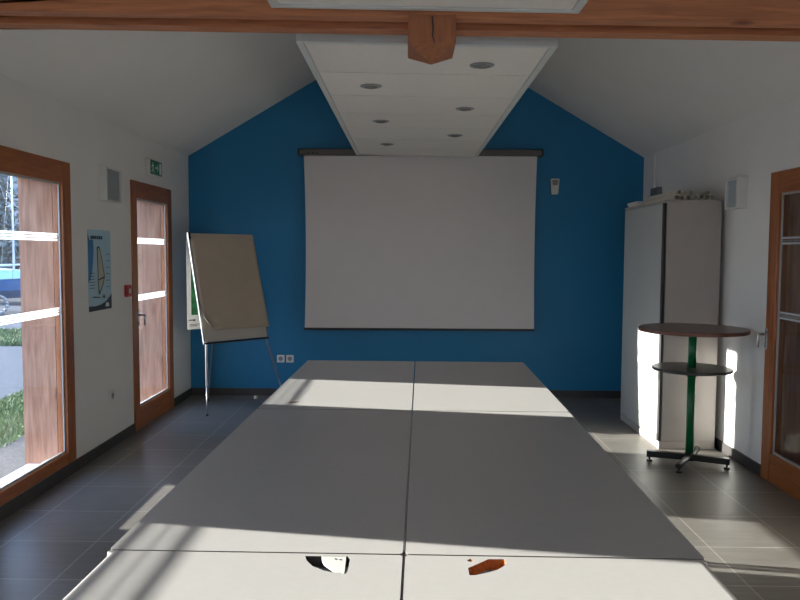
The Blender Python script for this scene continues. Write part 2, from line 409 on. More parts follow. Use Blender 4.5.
def spot(x, y, label):
    r = empty('recessed_spotlight', (x, y, 2.548-.017*(x-.09)), label, 'ceiling light', 'recessed spotlights in the long raft')
    bm = bm_(); lathe(bm, [(.042, .0), (.044, -.004), (.052, -.006), (.064, -.003), (.066, .0), (.042, .0)], n=40); mesh_obj('trim_ring', bm, 'steel', r, smooth=True)
    bm = bm_(); lathe(bm, [(0, -.016), (.022, -.012), (.036, -.005), (.041, .0), (0, .0)], n=32); mesh_obj('lamp_lens', bm, 'spot_glass', r, smooth=True)
SP = [(.388, 4.064, 'unlit round spotlight right of the king post, largest on the raft'), (-.23, 4.624, 'unlit round spotlight in the left column nearest the beam'),
      (.389, 5.274, 'unlit round spotlight in the right column, second from the beam'), (-.213, 5.839, 'unlit round spotlight in the left column, second from the beam'),
      (.394, 6.46, 'unlit round spotlight in the right column, farthest from the beam'), (-.201, 7.065, 'unlit round spotlight in the left column, closest to the blue wall')]
for s in SP: spot(*s)

# ------------------------------------------------------------------ tables
ROT, TX = -.0177, -.0408
cr, sr_ = math.cos(ROT), math.sin(ROT)
def w2l(x, y): dx, dy = x-TX, y; return (cr*dx+sr_*dy, -sr_*dx+cr*dy)
def l2w(x, y): return (TX+cr*x-sr_*y, sr_*x+cr*y)
def rounded(x0, x1, y0, y1, rad=.012, n=4):
    pts = []
    for cx, cy, a0 in ((x1-rad, y1-rad, 0), (x0+rad, y1-rad, PI/2), (x0+rad, y0+rad, PI), (x1-rad, y0+rad, 1.5*PI)):
        for i in range(n+1):
            a = a0+PI/2*i/n; pts.append((cx+rad*math.cos(a), cy+rad*math.sin(a)))
    return pts
def slab_with_holes(outer, holes, z0, z1, top=0, side=1, hole=2):
    bm = bm_(); loops = []
    for L_ in [outer]+holes:
        vs = [bm.verts.new((x, y, z1)) for x, y in L_]; loops.append(vs)
        for i in range(len(vs)): bm.edges.new((vs[i], vs[(i+1) % len(vs)]))
    bmesh.ops.triangle_fill(bm, use_beauty=True, use_dissolve=False, edges=bm.edges[:], normal=(0, 0, 1))
    topf = bm.faces[:]
    ext = bmesh.ops.extrude_face_region(bm, geom=topf)
    nv = [g for g in ext['geom'] if isinstance(g, bmesh.types.BMVert)]
    for v in nv: v.co.z = z0
    bm.verts.ensure_lookup_table()
    hs = set()
    for L_ in holes:
        for p in L_: hs.add((round(p[0], 5), round(p[1], 5)))
    for f in bm.faces:
        if abs(f.calc_center_median().z-(z0+z1)/2) < (z1-z0)*.3:
            f.material_index = hole if all((round(v.co.x, 5), round(v.co.y, 5)) in hs for v in f.verts) else side
        else: f.material_index = top
    return bm
def table(side, ya, yb, label, holes=(), tab=None, rolled=False):
    gap = .0035
    x0, x1 = (-.8, -gap) if side < 0 else (gap, .8)
    cx, cy = (x0+x1)/2, (ya+yb)/2
    wx, wy = l2w(cx, cy)
    r = empty('folding_table', (wx, wy, 0), label, 'table', 'grey laminate tables pushed together', rz=ROT)
    ou = rounded(x0-cx, x1-cx, ya-cy+.002, yb-cy-.002)
    hl = [[(lambda q: (q[0]-cx, q[1]-cy))(w2l(*p)) for p in h] for h in holes]
    bm = slab_with_holes(ou, hl, .712, .74)
    if rolled:
        bmesh.ops.recalc_face_normals(bm, faces=bm.faces)
        xe = (x0 if side < 0 else x1)-cx
        es = [e for e in bm.edges if all(abs(v.co.z-.74) < 1e-4 and abs(v.co.x-xe) < 1e-4 for v in e.verts)]
        bmesh.ops.bevel(bm, geom=es, offset=.024, segments=6, profile=.5, affect='EDGES', material=0)
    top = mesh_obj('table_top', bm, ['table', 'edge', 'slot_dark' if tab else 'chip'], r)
    X0, X1, Y0, Y1 = x0-cx, x1-cx, ya-cy, yb-cy
    for (lx, ly) in ((X0+.018, Y0+.017), (X1-.018, Y0+.017), (X0+.018, Y1-.017), (X1-.018, Y1-.017)):
        bm = bm_(); box(bm, lx-.014, lx+.014, ly-.014, ly+.014, .012, .711); 
        lg = mesh_obj('leg', bm, 'steel', r, .002)
        bm = bm_(); box(bm, lx-.015, lx+.015, ly-.015, ly+.015, 0, .012); mesh_obj('rubber_foot', bm, 'black', lg)
    bm = bm_()
    for ly in (Y0+.017, Y1-.017): box(bm, X0+.033, X1-.033, ly-.010, ly+.010, .672, .711)
    for lx in (X0+.018, X1-.018): box(bm, lx-.010, lx+.010, Y0+.032, Y1-.032, .672, .711)
    mesh_obj('under_frame', bm, 'steel', r)
    if tab:
        q = [(lambda q: (q[0]-cx, q[1]-cy))(w2l(*p)) for p in tab]
        bm = bm_(); prism(bm, [(x, y, .729) for x, y in q], (0, 0, .0105)); o = mesh_obj('corner_tab', bm, 'white_plastic', r); o['label'] = 'white triangular tab across the slot'
        for t_ in ((-.173, 1.925), (-.186, 1.929)):
            a = w2l(*t_); bm = bm_(); tube(bm, (a[0]-cx, a[1]-cy, .7395), (a[0]-cx, a[1]-cy, .7405), .0035, n=10); mesh_obj('screw', bm, 'chrome', o)
    return r
def poly_from_px(c, pts): return pts
# hand-slot outlines (world coordinates on the table top)
hl = [(-0.269, 1.947), (-0.156, 1.947), (-0.148, 1.927), (-0.149, 1.852), (-0.153, 1.838), (-0.164, 1.839), (-0.171, 1.849), (-0.188, 1.848), (-0.209, 1.856), (-0.242, 1.884), (-0.262, 1.92)]
tb = [(-0.226, 1.95), (-0.16, 1.952), (-0.156, 1.836), (-0.161, 1.838), (-0.171, 1.851), (-0.216, 1.915)]
hr = [(0.159, 1.88), (0.217, 1.937), (0.258, 1.938), (0.261, 1.917), (0.253, 1.895), (0.232, 1.87), (0.201, 1.851), (0.173, 1.838), (0.159, 1.837)]
hr2 = [(0.16, 1.93), (0.17, 1.939), (0.176, 1.924), (0.169, 1.919), (0.162, 1.923)]
hf = [(-.640,3.985),(-.625,4.003),(-.590,4.010),(-.585,3.995),(-.600,3.980),(-.625,3.975)]
table(-1, 3.804, 5.545, 'far left grey table with a small tan finger slot in the sunny band', [hf])
table(1, 3.804, 5.545, 'grey folding table at the far right end, nearest the blue wall')
table(-1, 1.965, 3.800, 'grey folding table in the middle of the left column, mostly in shade')
table(1, 1.965, 3.800, 'grey folding table in the middle of the right column, mostly in shade')
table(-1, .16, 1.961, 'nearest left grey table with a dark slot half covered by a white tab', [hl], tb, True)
table(1, .16, 1.961, 'nearest right grey folding table with a brown chipboard slot', [hr, hr2], None, True)

# ------------------------------------------------------------------ projection screen
r = empty('projection_screen', (.123, 7.93, .73), 'large pulled down white projection screen on the blue wall', 'screen')
bm = bm_(); zt, zb = 2.552-.73, .742-.73; N = 16
fr, bk = [], []
for i in range(N+1):
    t_ = i/N; z = zt+(zb-zt)*t_
    hw = 1.196+.020*(1-t_)**3+.016*t_**3
    xs = .003*math.sin(t_*PI)
    fr.append((-hw+xs, z)); bk.append((hw+xs, z))
V = []
for j, y in enumerate((-.0295, -.0285)):
    V.append([[bm.verts.new((a[0]+(b[0]-a[0])*k/6, y, a[1])) for k in range(7)] for a, b in zip(fr, bk)])
for L_ in V:
    for i in range(N):
        for k in range(6): bm.faces.new((L_[i][k], L_[i][k+1], L_[i+1][k+1], L_[i+1][k]))
for i in range(N):
    for k in (0, 6): bm.faces.new((V[0][i][k], V[0][i+1][k], V[1][i+1][k], V[1][i][k]))
mesh_obj('screen_fabric', bm, 'screen', r)
bm = bm_(); box(bm, -1.218, 1.218, -.040, -.018, -.008, .018); mesh_obj('bottom_bar', bm, 'black', r, .004)
bm = bm_(); box(bm, -1.265, 1.265, -.065, .062, zt+.002, zt+.068); cs = mesh_obj('screen_casing', bm, 'casing', r, .012)
for x in (-1.277, 1.268):
    bm = bm_(); box(bm, x, x+.009, -.067, .064, zt, zt+.07); mesh_obj('end_cap', bm, 'black', cs, .003)
bm = bm_()
bm.free()
for k in range(3):
    bm = bm_(); box(bm, -1.175+k*.045, -1.155+k*.045, -.0665, -.0645, zt+.012, zt+.03); mesh_obj('casing_slot', bm, 'black', cs)

# ------------------------------------------------------------------ flip chart
BL, BR = Vector((-1.915, 6.985, .685)), Vector((-1.405, 7.515, .685))
u = (BR-BL).normalized(); n_ = Vector((-u.y, u.x, 0)); up = (n_*.27+Vector((0, 0, 1.035))).normalized(); nrm = u.cross(up).normalized()  # nrm faces viewer
if nrm.y > 0: nrm = -nrm
Wd, Ht = (BR-BL).length, math.hypot(.27, 1.035)
r = empty('flip_chart_easel', (-1.75, 7.35, 0), 'grey flip chart easel on thin legs by the left corner, paper pad hanging', 'flip chart')
O = Vector(r.location)
def bp(a, b, c=0): return BL + u*a + up*b + nrm*c - O          # a along, b up the board, c toward the viewer
def bbox(bm, a0, a1, b0, b1, c0, c1):
    v = [bm.verts.new(bp(a, b, c)) for c in (c0, c1) for a, b in ((a0, b0), (a1, b0), (a1, b1), (a0, b1))]
    for f in ((0,3,2,1),(4,5,6,7),(0,1,5,4),(1,2,6,5),(2,3,7,6),(3,0,4,7)): bm.faces.new([v[i] for i in f])
bm = bm_(); bbox(bm, .01, Wd-.01, .01, Ht-.005, -.012, 0); o = mesh_obj('board', bm, 'board', r)
bm = bm_(); bbox(bm, 0, .014, 0, Ht, -.014, .006); bbox(bm, Wd-.010, Wd, 0, Ht, -.014, .003)
mesh_obj('board_edge', bm, 'chrome', r, .003)
bm = bm_(); bbox(bm, 0, Wd, -.012, .004, -.016, .012); mesh_obj('pen_ledge', bm, 'black', r, .002)
bm = bm_(); bbox(bm, -.006, .020, Ht-.06, Ht+.008, -.016, .022); mesh_obj('corner_clamp', bm, 'black', r, .003)
bm = bm_(); bbox(bm, .016, Wd-.004, Ht-.045, Ht-.002, .009, .014); mesh_obj('clamp_bar', bm, 'flippaper', r, .002)
# paper pad with a curling lower edge
bm = bm_(); NX, NY = 20, 24; grid = []
for j in range(NY+1):
    row = []
    for i in range(NX+1):
        s_, t_ = i/NX, j/NY
        low = .118 - .012*s_ + (.05*(1-s_/.14)**2 if s_ < .14 else 0)
        b = (Ht-.02)*(1-t_) + low*t_
        c = .007 + .004*math.sin(s_*5+t_*3) * t_
        if t_ > .8: c += ((t_-.8)/.2)**2 * (.008 + .10*max(0, .2-s_)/.2)
        row.append(bm.verts.new(bp(.022+s_*(Wd-.018+.018*t_), b, c)))
    grid.append(row)
for j in range(NY):
    for i in range(NX): bm.faces.new((grid[j][i], grid[j][i+1], grid[j+1][i+1], grid[j+1][i]))
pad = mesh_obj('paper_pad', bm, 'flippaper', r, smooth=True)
sm = pad.modifiers.new('thick', 'SOLIDIFY'); sm.thickness = .003
# turned over sheets hanging behind
TLp = bp(0, Ht, -.02); sx = u
def sheet(name, mat, a0, a1, z0, z1, off):
    bm = bm_(); q = []
    bo = Vector((TLp.x, TLp.y, 0)) + n_*off
    for a, z in ((a0, z0), (a1, z0), (a1, z1), (a0, z1)): q.append(bo+u*a+Vector((0, 0, z)))
    prism(bm, q, n_*.002); return mesh_obj(name, bm, mat, r)
sh = sheet('hanging_sheet', 'paperwhite', .015, .62, .79, 1.66, .03); sh['label'] = 'white printed sheet hanging behind the board'
g = sheet('green_print', 'green_print', .06, .58, .93, 1.52, .026); g.parent = sh
for (a0, a1, z0, z1) in ((.03, .07, .875, .885), (.075, .10, .87, .887), (.16, .20, .87, .885), (.04, .5, .835, .840), (.04, .12, .82, .826)):
    t2 = sheet('print_line', 'navy', a0, a1, z0, z1, .026); t2.parent = sh
legs = [((-1.885, 6.975, 0), (-1.985, 7.33, 1.58)), ((-1.21, 7.45, 0), (-1.735, 7.67, 1.58)), ((-2.07, 7.70, 0), (-1.90, 7.52, 1.5))]
for i, (a, b) in enumerate(legs):
    a, b = Vector(a)-O, Vector(b)-O
    m = a+(b-a)*.17
    bm = bm_(); tube(bm, m, b, (.011, .009, .007)[i]); lg = mesh_obj('leg', bm, 'lit_steel' if i == 0 else 'steel', r)  # front leg takes the lit copy of the steel
    bm = bm_(); tube(bm, a+Vector((0,0,.012)), m, (.008, .007, .006)[i]); mesh_obj('leg_extension', bm, 'steel', lg)
    bm = bm_(); tube(bm, a, a+Vector((0,0,.016)), .013, .011); mesh_obj('rubber_foot', bm, 'black', lg)
bm = bm_(); tube(bm, Vector((-1.985,7.33,1.58))-O, Vector((-1.735,7.67,1.58))-O, .012); tube(bm, Vector((-1.84,7.42,1.58))-O, Vector((-1.90,7.52,1.5))-O, .012); mesh_obj('leg_bracket', bm, 'steel', r)

# ------------------------------------------------------------------ cabinet
r = empty('storage_cabinet', (2.24, 6.475, 0), 'tall grey cabinet against the right wall with paper rolls on top', 'cabinet')
cx, cy = 2.24, 6.475
X0, X1, Y0, Y1 = 2.015-cx, 2.440-cx, 5.89-cy, 6.96-cy
bm = bm_()
box(bm, X0, X1, Y0, Y0+.02, .062, 1.945); mesh_obj('end_panel', bm, 'cab_end', r, .003)
bm = bm_(); box(bm, X0, X1, Y1-.02, Y1, .062, 1.945); mesh_obj('end_panel', bm, 'cab_end', r, .003)
bm = bm_(); box(bm, X0-.020, X1, Y0-.003, Y1+.003, 1.945, 1.965); mesh_obj('top_panel', bm, 'cab_end', r, .003)
bm = bm_(); box(bm, X1-.02, X1, Y0+.02, Y1-.02, .062, 1.945); mesh_obj('back_panel', bm, 'cab_end', r)
bm = bm_(); box(bm, X0-.018, X1, Y0-.001, Y1, 0, .060); mesh_obj('plinth', bm, 'cab_end', r, .003)
bm = bm_(); box(bm, X0, X1-.02, Y0+.02, Y1-.02, .062, .08); mesh_obj('bottom_panel', bm, 'cab_end', r)
ymid = Y1-.07
bm = bm_(); box(bm, X0-.022, X0-.003, Y0+.0, Y0+.045, .064, 1.942); mesh_obj('gap_shade_strip', bm, 'dark', r, .002)  # dark strip painted in for the shaded gap beside the door
for k, (a, b) in enumerate(((Y0+.048, ymid-.0015), (ymid+.0015, Y1-.004))):
    bm = bm_(); box(bm, X0-.020, X0-.002, a, b, .066, 1.941); dr = mesh_obj('cabinet_door' if k == 0 else 'door_strip', bm, 'cab', r, .002)
    hy = a+.05 if k == 0 else a+.05
    bm = bm_()
    if k == 0:
        tube(bm, (X0-.020, a+.03, .985), (X0-.032, a+.03, .985), .008); mesh_obj('door_knob', bm, 'black', dr)
# rolled papers
rolls = [(2.105,.030),(2.150,.026),(2.198,.030),(2.243,.026),(2.290,.028),(2.334,.027),(2.379,.030)]
roll_lab = ['rolled paper at the left end of the row on the cabinet', 'thin rolled paper second from the left on the cabinet', 'rolled paper third from the left on the cabinet',
 'rolled paper in the middle of the row on the cabinet', 'rolled paper third from the right on the cabinet', 'rolled paper second from the right on the cabinet', 'rolled paper at the right end of the row, under the wall lamp']
def roll(x, y, z, rad, ln, lab):
    bm = bm_(); n = 20; a0 = y; th = .005
    prof = []
    for rr in (rad, rad-th):
        for yy in (y, y+ln): prof.append([bm.verts.new((rr*math.cos(2*PI*i/n), yy-y, rr*math.sin(2*PI*i/n))) for i in range(n)])
    for i in range(n):
        j = (i+1) % n
        for A, B in ((0, 1), (2, 3), (0, 2), (1, 3)):
            f = bm.faces.new((prof[A][i], prof[A][j], prof[B][j], prof[B][i]))
    o = mesh_obj('paper_roll', bm, 'paper', loc=(x, y, z)); o.rotation_euler = (0, 0, random.uniform(-.004, .004))
    tag(o, lab, 'paper roll', 'rolled papers on the cabinet')
for (x, rad), lb in zip(rolls, roll_lab): roll(x, 5.93+random.uniform(-.02, .03), 1.9655+rad*.86, rad*.86, .8, lb)
for x, z, rad, lb in ((2.128, 2.0292, .0206, 'rolled paper lying on top of the two leftmost rolls'), (2.220, 2.0268, .019, 'rolled paper lying on top of the middle rolls'), (2.357, 2.0278, .019, 'rolled paper lying on top of the two rightmost rolls')):
    roll(x, 5.95, z, rad, .75, lb)
r = empty('paper_stack', (2.13, 6.80, 1.9655), 'loose white sheets lying flat on the cabinet behind the rolls', 'paper')
for i in range(5):
    bm = bm_(); box(bm, -.12, .12, -.14, .14, 0, .008); o = mesh_obj('paper_sheet', bm, 'paperwhite', r, loc=(random.uniform(-.01, .01), random.uniform(-.01, .01), i*.0085)); o.rotation_euler = (0, 0, random.uniform(-.04, .04))

# conduit + small box in the back right corner
bm = bm_(); box(bm, 2.455, XR-.001, 7.60, 7.66, 2.20, 2.548)
tag(mesh_obj('cable_trunking', bm, 'wall', bevel=.004), 'slim white vertical cable cover on the right wall near the blue corner', 'cable cover')
bm = bm_(); box(bm, 2.43, XR-.001, 7.40, 7.62, 2.08, 2.20)
jb = tag(mesh_obj('junction_box', bm, 'steel', bevel=.008), 'small grey box on the right wall above the far end of the cabinet', 'junction box')

# ------------------------------------------------------------------ high table
r = empty('high_round_table', (2.083, 5.47, 0), 'tall round brown table with a green column and black lower shelf', 'table')
bm = bm_()
lathe(bm, [(0, .984), (.374, .984), (.374, 1.008), (0, 1.008)], n=72); tp_ = mesh_obj('table_top', bm, 'browntop', r)
bm = bm_(); lathe(bm, [(.375, .982), (.381, .984), (.382, 1.006), (.377, 1.0095), (.375, 1.0085), (.375, .982)], n=72); mesh_obj('edge_lipping', bm, 'lipping', tp_)
bm = bm_(); lathe(bm, [(0, .698), (.272, .698), (.278, .702), (.278, .716), (.274, .719), (0, .719)], n=64); mesh_obj('lower_shelf', bm, 'shelf', r)
bm = bm_(); tube(bm, (0, 0, .09), (0, 0, .697), .0285, n=28); tube(bm, (0, 0, .720), (0, 0, .975), .0285, n=28); mesh_obj('column', bm, 'green', r)
bm = bm_(); box(bm, -.14, .14, -.02, .02, .975, .983); box(bm, -.02, .02, -.14, .14, .975, .983); mesh_obj('top_plate', bm, 'black', r)
for a in (0, PI/2, PI, 1.5*PI):
    bm = bm_(); c, s = math.cos(a), math.sin(a); t3 = .003
    pts = [(.028, .697), (.085, .697), (.028, .645)]
    prism(bm, [(x*c+t3*s, x*s-t3*c, z) for x, z in pts], (-2*t3*s, 2*t3*c, 0)); mesh_obj('shelf_bracket', bm, 'green', r)
bm = bm_(); tube(bm, (0, 0, .030), (0, 0, .09), .034, n=24); mesh_obj('column_socket', bm, 'black', r)
ends = [(-.285, .09), (.245, -.125), (-.165, -.235), (.155, .25)]
for i, (ex, ey) in enumerate(ends):
    bm = bm_(); d = Vector((ex, ey, 0)).normalized()*.02
    if i < 2: obar(bm, (d.x, d.y, .055), (ex, ey, .055), .046, .046)
    else: tube(bm, (d.x, d.y, .055), (ex, ey, .050), .022)
    ft = mesh_obj('foot_bar', bm, 'black' if i < 2 else 'black', r, .004)
    q = Vector((ex, ey, 0))*.93
    bm = bm_(); tube(bm, (q.x, q.y, .012), (q.x, q.y, .036), .007); tube(bm, (q.x, q.y, 0), (q.x, q.y, .012), .023, .018, n=20); mesh_obj('levelling_foot', bm, 'black', ft)
bm = bm_(); obar(bm, (-.125, -.178, .0735), (-.045, -.064, .0765), .012, .004); o = mesh_obj('chrome_strip', bm, 'chrome', r)

# ------------------------------------------------------------------ wall lamps
def wall_lamp(X, o, y0, y1, z0, z1, dp, label, pm='lamp_panel'):
    r = empty('wall_lamp', (X, (y0+y1)/2, z0), label, 'wall lamp')
    hw, H = (y1-y0)/2, z1-z0; D = lambda d: -o*d
    bm = bm_()
    box(bm, D(.001), D(dp), -hw, -hw+.018, 0, H); box(bm, D(.001), D(dp), hw-.018, hw, 0, H)
    box(bm, D(.001), D(dp*.86), -hw+.018, hw-.018, 0, .014); box(bm, D(.001), D(dp*.86), -hw+.018, hw-.018, H-.014, H)
    mesh_obj('lamp_housing', bm, 'white_plastic', r, .002)
    bm = bm_(); box(bm, D(dp*.70), D(dp*.80), -hw+.019, hw-.019, .015, H-.015)
    g = mesh_obj('lamp_front', bm, pm, r)
    bm = bm_(); k = int((2*hw-.05)/.016)
    for i in range(k): box(bm, D(dp*.80), D(dp*.84), -hw+.026+i*.016, -hw+.033+i*.016, .02, H-.02)
    mesh_obj('lamp_ribs', bm, pm, g)
wall_lamp(XL, -1, 5.665, 5.965, 1.925, 2.185, .062, 'white and grey box lamp on the left wall beside the glazed door')
wall_lamp(XR, 1, 5.545, 5.76, 1.885, 2.115, .078, 'white box lamp on the right wall just above the cabinet end', 'lamp_pale')

# exit sign
r = empty('exit_sign', (XL, 6.83, 2.225), 'green and white emergency exit sign over the left glazed door', 'exit sign')
bm = bm_(); box(bm, .001, .048, -.165, .165, 0, .145); mesh_obj('sign_housing', bm, 'white_plastic', r, .01)
bm = bm_(); box(bm, .048, .051, -.150, .150, .010, .135); pn = mesh_obj('sign_panel', bm, 'exit_green', r)
bm = bm_()
def pr(pts): prism(bm, [(.0512, y, z) for y, z in pts], (.0012, 0, 0))
# running figure
pr([(-.105,.112),(-.092,.118),(-.083,.108),(-.092,.098),(-.104,.102)])
pr([(-.118,.092),(-.098,.096),(-.082,.060),(-.100,.055)])
pr([(-.100,.090),(-.070,.078),(-.060,.086),(-.066,.092),(-.095,.100)])
pr([(-.118,.092),(-.135,.070),(-.128,.066),(-.110,.082)])
pr([(-.098,.060),(-.082,.060),(-.062,.040),(-.070,.018),(-.080,.020),(-.074,.038)])
pr([(-.100,.058),(-.090,.052),(-.112,.030),(-.138,.030),(-.138,.038),(-.116,.040)])
# arrow
pr([(-.035,.065),(.020,.065),(.020,.080),(-.035,.080)])
pr([(.010,.100),(.030,.100),(.058,.0725),(.040,.0725)]); pr([(.010,.045),(.030,.045),(.058,.0725),(.040,.0725)])
# doorway
pr([(.080,.022),(.130,.022),(.130,.122),(.080,.122)])
mesh_obj('running_figure_pictogram', bm, 'white_print', pn)

# windsurf poster
r = empty('windsurf_poster', (XL, 5.655, 1.10), 'tall pale blue poster with a windsurf sail on the left wall', 'poster')
bm = bm_(); box(bm, .001, .003, -.21, .21, 0, .605); sh = mesh_obj('poster_sheet', bm, 'poster_bg', r)
def flat(name, mat, pts, x=.0031, par=sh):
    bm = bm_(); prism(bm, [(x, a, b) for a, b in pts], (.0006, 0, 0)); return mesh_obj(name, bm, mat, par)
flat('blue_panel', 'poster_blue', [(-.21,.21),(-.17,.24),(-.14,.30),(-.12,.38),(-.11,.46),(-.115,.53),(-.21,.53)])
flat('navy_corner', 'navy', [(-.21,0),(.21,0),(.21,.115),(.17,.09),(.10,.06),(.0,.04),(-.10,.035),(-.21,.04)])
flat('navy_flag', 'navy', [(-.21,.58),(-.19,.54),(-.19,.53),(-.21,.53)], .0038)
for a, b in ((-.16,-.13),(-.125,-.09),(-.084,-.06),(-.052,-.022),(-.015,.015),(.022,.05)): flat('title_letter_block', 'navy', [(a,.535),(b,.535),(b,.56),(a,.56)], .0038)
so = flat('sail_outline', 'navy', [(-.055,.475),(-.02,.485),(.0,.47),(.05,.36),(.085,.25),(.06,.20),(-.015,.115),(-.035,.13)], .0038)
flat('sail_film', 'sail', [(-.04,.465),(-.022,.47),(-.008,.46),(.04,.355),(.068,.255),(-.03,.235)], .0044, so)
flat('sail_foot', 'sail', [(-.03,.225),(.064,.24),(.048,.205),(-.018,.135)], .0044, so)
flat('board_outline', 'navy', [(-.17,.108),(-.12,.100),(.0,.093),(.0,.099),(-.10,.108)], .0038)
flat('figure_sketch', 'navy', [(.03,.09),(.045,.125),(.06,.095),(.075,.12),(.085,.09),(.07,.085),(.055,.10),(.04,.085)], .0038)
for k in range(6):
    flat('small_text_line', 'navy', [(-.19+.0,.17+k*.022),(-.10,.17+k*.022),(-.10,.174+k*.022),(-.19,.174+k*.022)], .0038)
    flat('small_text_line', 'navy', [(.11,.17+k*.05),(.18,.17+k*.05),(.18,.174+k*.05),(.11,.174+k*.05)], .0038)
flat('white_badge', 'white_print', [(.09,.02),(.16,.02),(.15,.05),(.10,.05)], .0038)

# call point, sockets, sensor, stopper
r = empty('fire_call_point', (XL, 6.18, 1.168), 'small red fire alarm call point left of the glazed door', 'alarm button')
bm = bm_(); box(bm, .001, .032, -.045, .045, 0, .10); hb = mesh_obj('call_point_body', bm, 'red', r, .006)
bm = bm_(); box(bm, .032, .0335, -.022, .022, .03, .07); mesh_obj('call_point_plate', bm, 'white_plastic', r)
def socket(name, loc, rz, label, grp=None):
    r = empty(name, loc, label, 'power socket', grp, rz=rz)      # local: faces -Y
    bm = bm_(); box(bm, -.0405, .0405, -.011, -.001, -.0405, .0405); mesh_obj('face_plate', bm, 'white_plastic', r, .003)
    bm = bm_(); n = 24
    ring = [(.024*math.cos(2*PI*i/n), .024*math.sin(2*PI*i/n)) for i in range(n)]
    prism(bm, [(x, -.0125, z) for x, z in ring], (0, .0014, 0)); w_ = mesh_obj('socket_well', bm, 'grille', r)
    bm = bm_()
    for x, z in ((-.0095, 0), (.0095, 0)): prism(bm, [(x+.003*math.cos(2*PI*i/10), -.0134, z+.003*math.sin(2*PI*i/10)) for i in range(10)], (0, .0008, 0))
    mesh_obj('contact_hole', bm, 'dark', w_)
    bm = bm_(); tube(bm, (0, -.0125, .010), (0, -.019, .010), .0025, n=8); mesh_obj('earth_pin', bm, 'chrome', w_)
socket('power_socket', (-1.361, YB, .402), 0, 'left one of the two white sockets on the blue wall', 'paired sockets on the blue wall')
socket('power_socket', (-1.262, YB, .402), 0, 'right one of the two white sockets on the blue wall', 'paired sockets on the blue wall')
socket('power_socket', (XL, 5.83, .41), -PI/2+PI, 'small white socket low on the left wall between window and door')
r = empty('motion_sensor', (1.542, YB, 2.165), 'small white tapered motion sensor on the blue wall right of the screen', 'sensor')
bm = bm_()
f0 = [(-.035, 0), (.035, 0), (.047, .165), (-.047, .165)]
prism(bm, [(x, -.045, z) for x, z in f0], (0, .044, 0)); sb = mesh_obj('sensor_body', bm, 'white_plastic', r, .008)
bm = bm_(); prism(bm, [(x, -.0475, z) for x, z in ((-.027, .095), (.027, .095), (.032, .15), (-.032, .15))], (0, .0026, 0)); mesh_obj('sensor_lens', bm, 'edge', sb, .001)
r = empty('door_stop', (-1.60, 7.83, 0), 'tiny pale round stopper on the floor near the blue wall', 'door stop')
bm = bm_(); lathe(bm, [(0, 0), (.020, 0), (.020, .022), (.014, .030), (0, .032)], n=20); mesh_obj('rubber_bumper', bm, 'paper', r, smooth=False)
bm = bm_(); tube(bm, (0, 0, .032), (0, 0, .036), .004, n=8); mesh_obj('screw_head', bm, 'chrome', r)

# ------------------------------------------------------------------ outside
GZ = -.15
bm = bm_(); box(bm, -70, XL-WT-.002, -30, 80, GZ-.1, GZ); struct('ground', bm, 'gravel', 'pale grey gravel yard outside the left windows', 'ground')
bm = bm_(); box(bm, XR+WT+.002, 40, -30, 60, GZ-.1, GZ); struct('ground', bm, 'gravel', 'gravel yard outside the right door', 'ground')
bm = bm_(); box(bm, XL-WT-.9, XL-WT-.004, -6, 14, GZ, GZ+.02); struct('planting_bed', bm, 'mulch', 'dark gravel bed along the outside of the left wall', 'ground')
def grass(label, x0f, x1f, y0, y1, count, h, seed):
    rnd = random.Random(seed); bm = bm_()
    for _ in range(count):
        y = rnd.uniform(y0, y1); x = rnd.uniform(x0f(y), x1f(y))
        a = rnd.uniform(0, 2*PI); hh = h*rnd.uniform(.5, 1.2); w = .012*rnd.uniform(.7, 1.6)*(h/.06)
        dx, dy = math.cos(a)*w, math.sin(a)*w; lx, ly = rnd.gauss(0, hh*.4), rnd.gauss(0, hh*.4)
        v = [bm.verts.new(p) for p in ((x-dx, y-dy, GZ), (x+dx, y+dy, GZ), (x+lx, y+ly, GZ+hh))]
        bm.faces.new(v)
    tag(mesh_obj('grass', bm, 'grass'), label, 'grass', kind='stuff')
grass('short green grass strip just outside the left windows', lambda y: -4.6, lambda y: -3.45, 3.0, 10.5, 26000, .05, 1)
grass('green grass band beyond the gravel track', lambda y: -14, lambda y: -5.0, 13.2, 15.5, 24000, .10, 2)

M['cladding'] = wood('dark_timber_cladding', '#3a2b22', '#57443a', 2, .7)
r = empty('shade_fence', (4.3, 3.5, GZ), 'dark brown board fence added to shade the outside of the right door', 'fence')  # added outside to cut the light reaching the right door
for k in range(62):
    bm = bm_(); y = -8.0+k*.26; box(bm, 0, .025, y+.004, y+.256, .04, 2.9)
    mesh_obj('fence_board', bm, 'cladding', r)
bm = bm_(); box(bm, .026, .07, -8, 8.1, .5, .6); box(bm, .026, .07, -8, 8.1, 2.3, 2.4); box(bm, .026, .07, -8, 8.1, 0, .04); mesh_obj('fence_rail', bm, 'cladding', r)
bm = bm_(); prism(bm, [(XR+WT+.06, YF-.3, EZ-.17), (4.1, YF-.3, 2.30), (4.1, YF-.3, 2.36), (XR+WT+.06, YF-.3, EZ-.05)], (0, YB-YF+.6, 0))  # added overhang that holds back sky light on the right side
struct('shade_eave', bm, 'cladding', 'dark timber eave added to shade the outside of the right wall', 'eave')
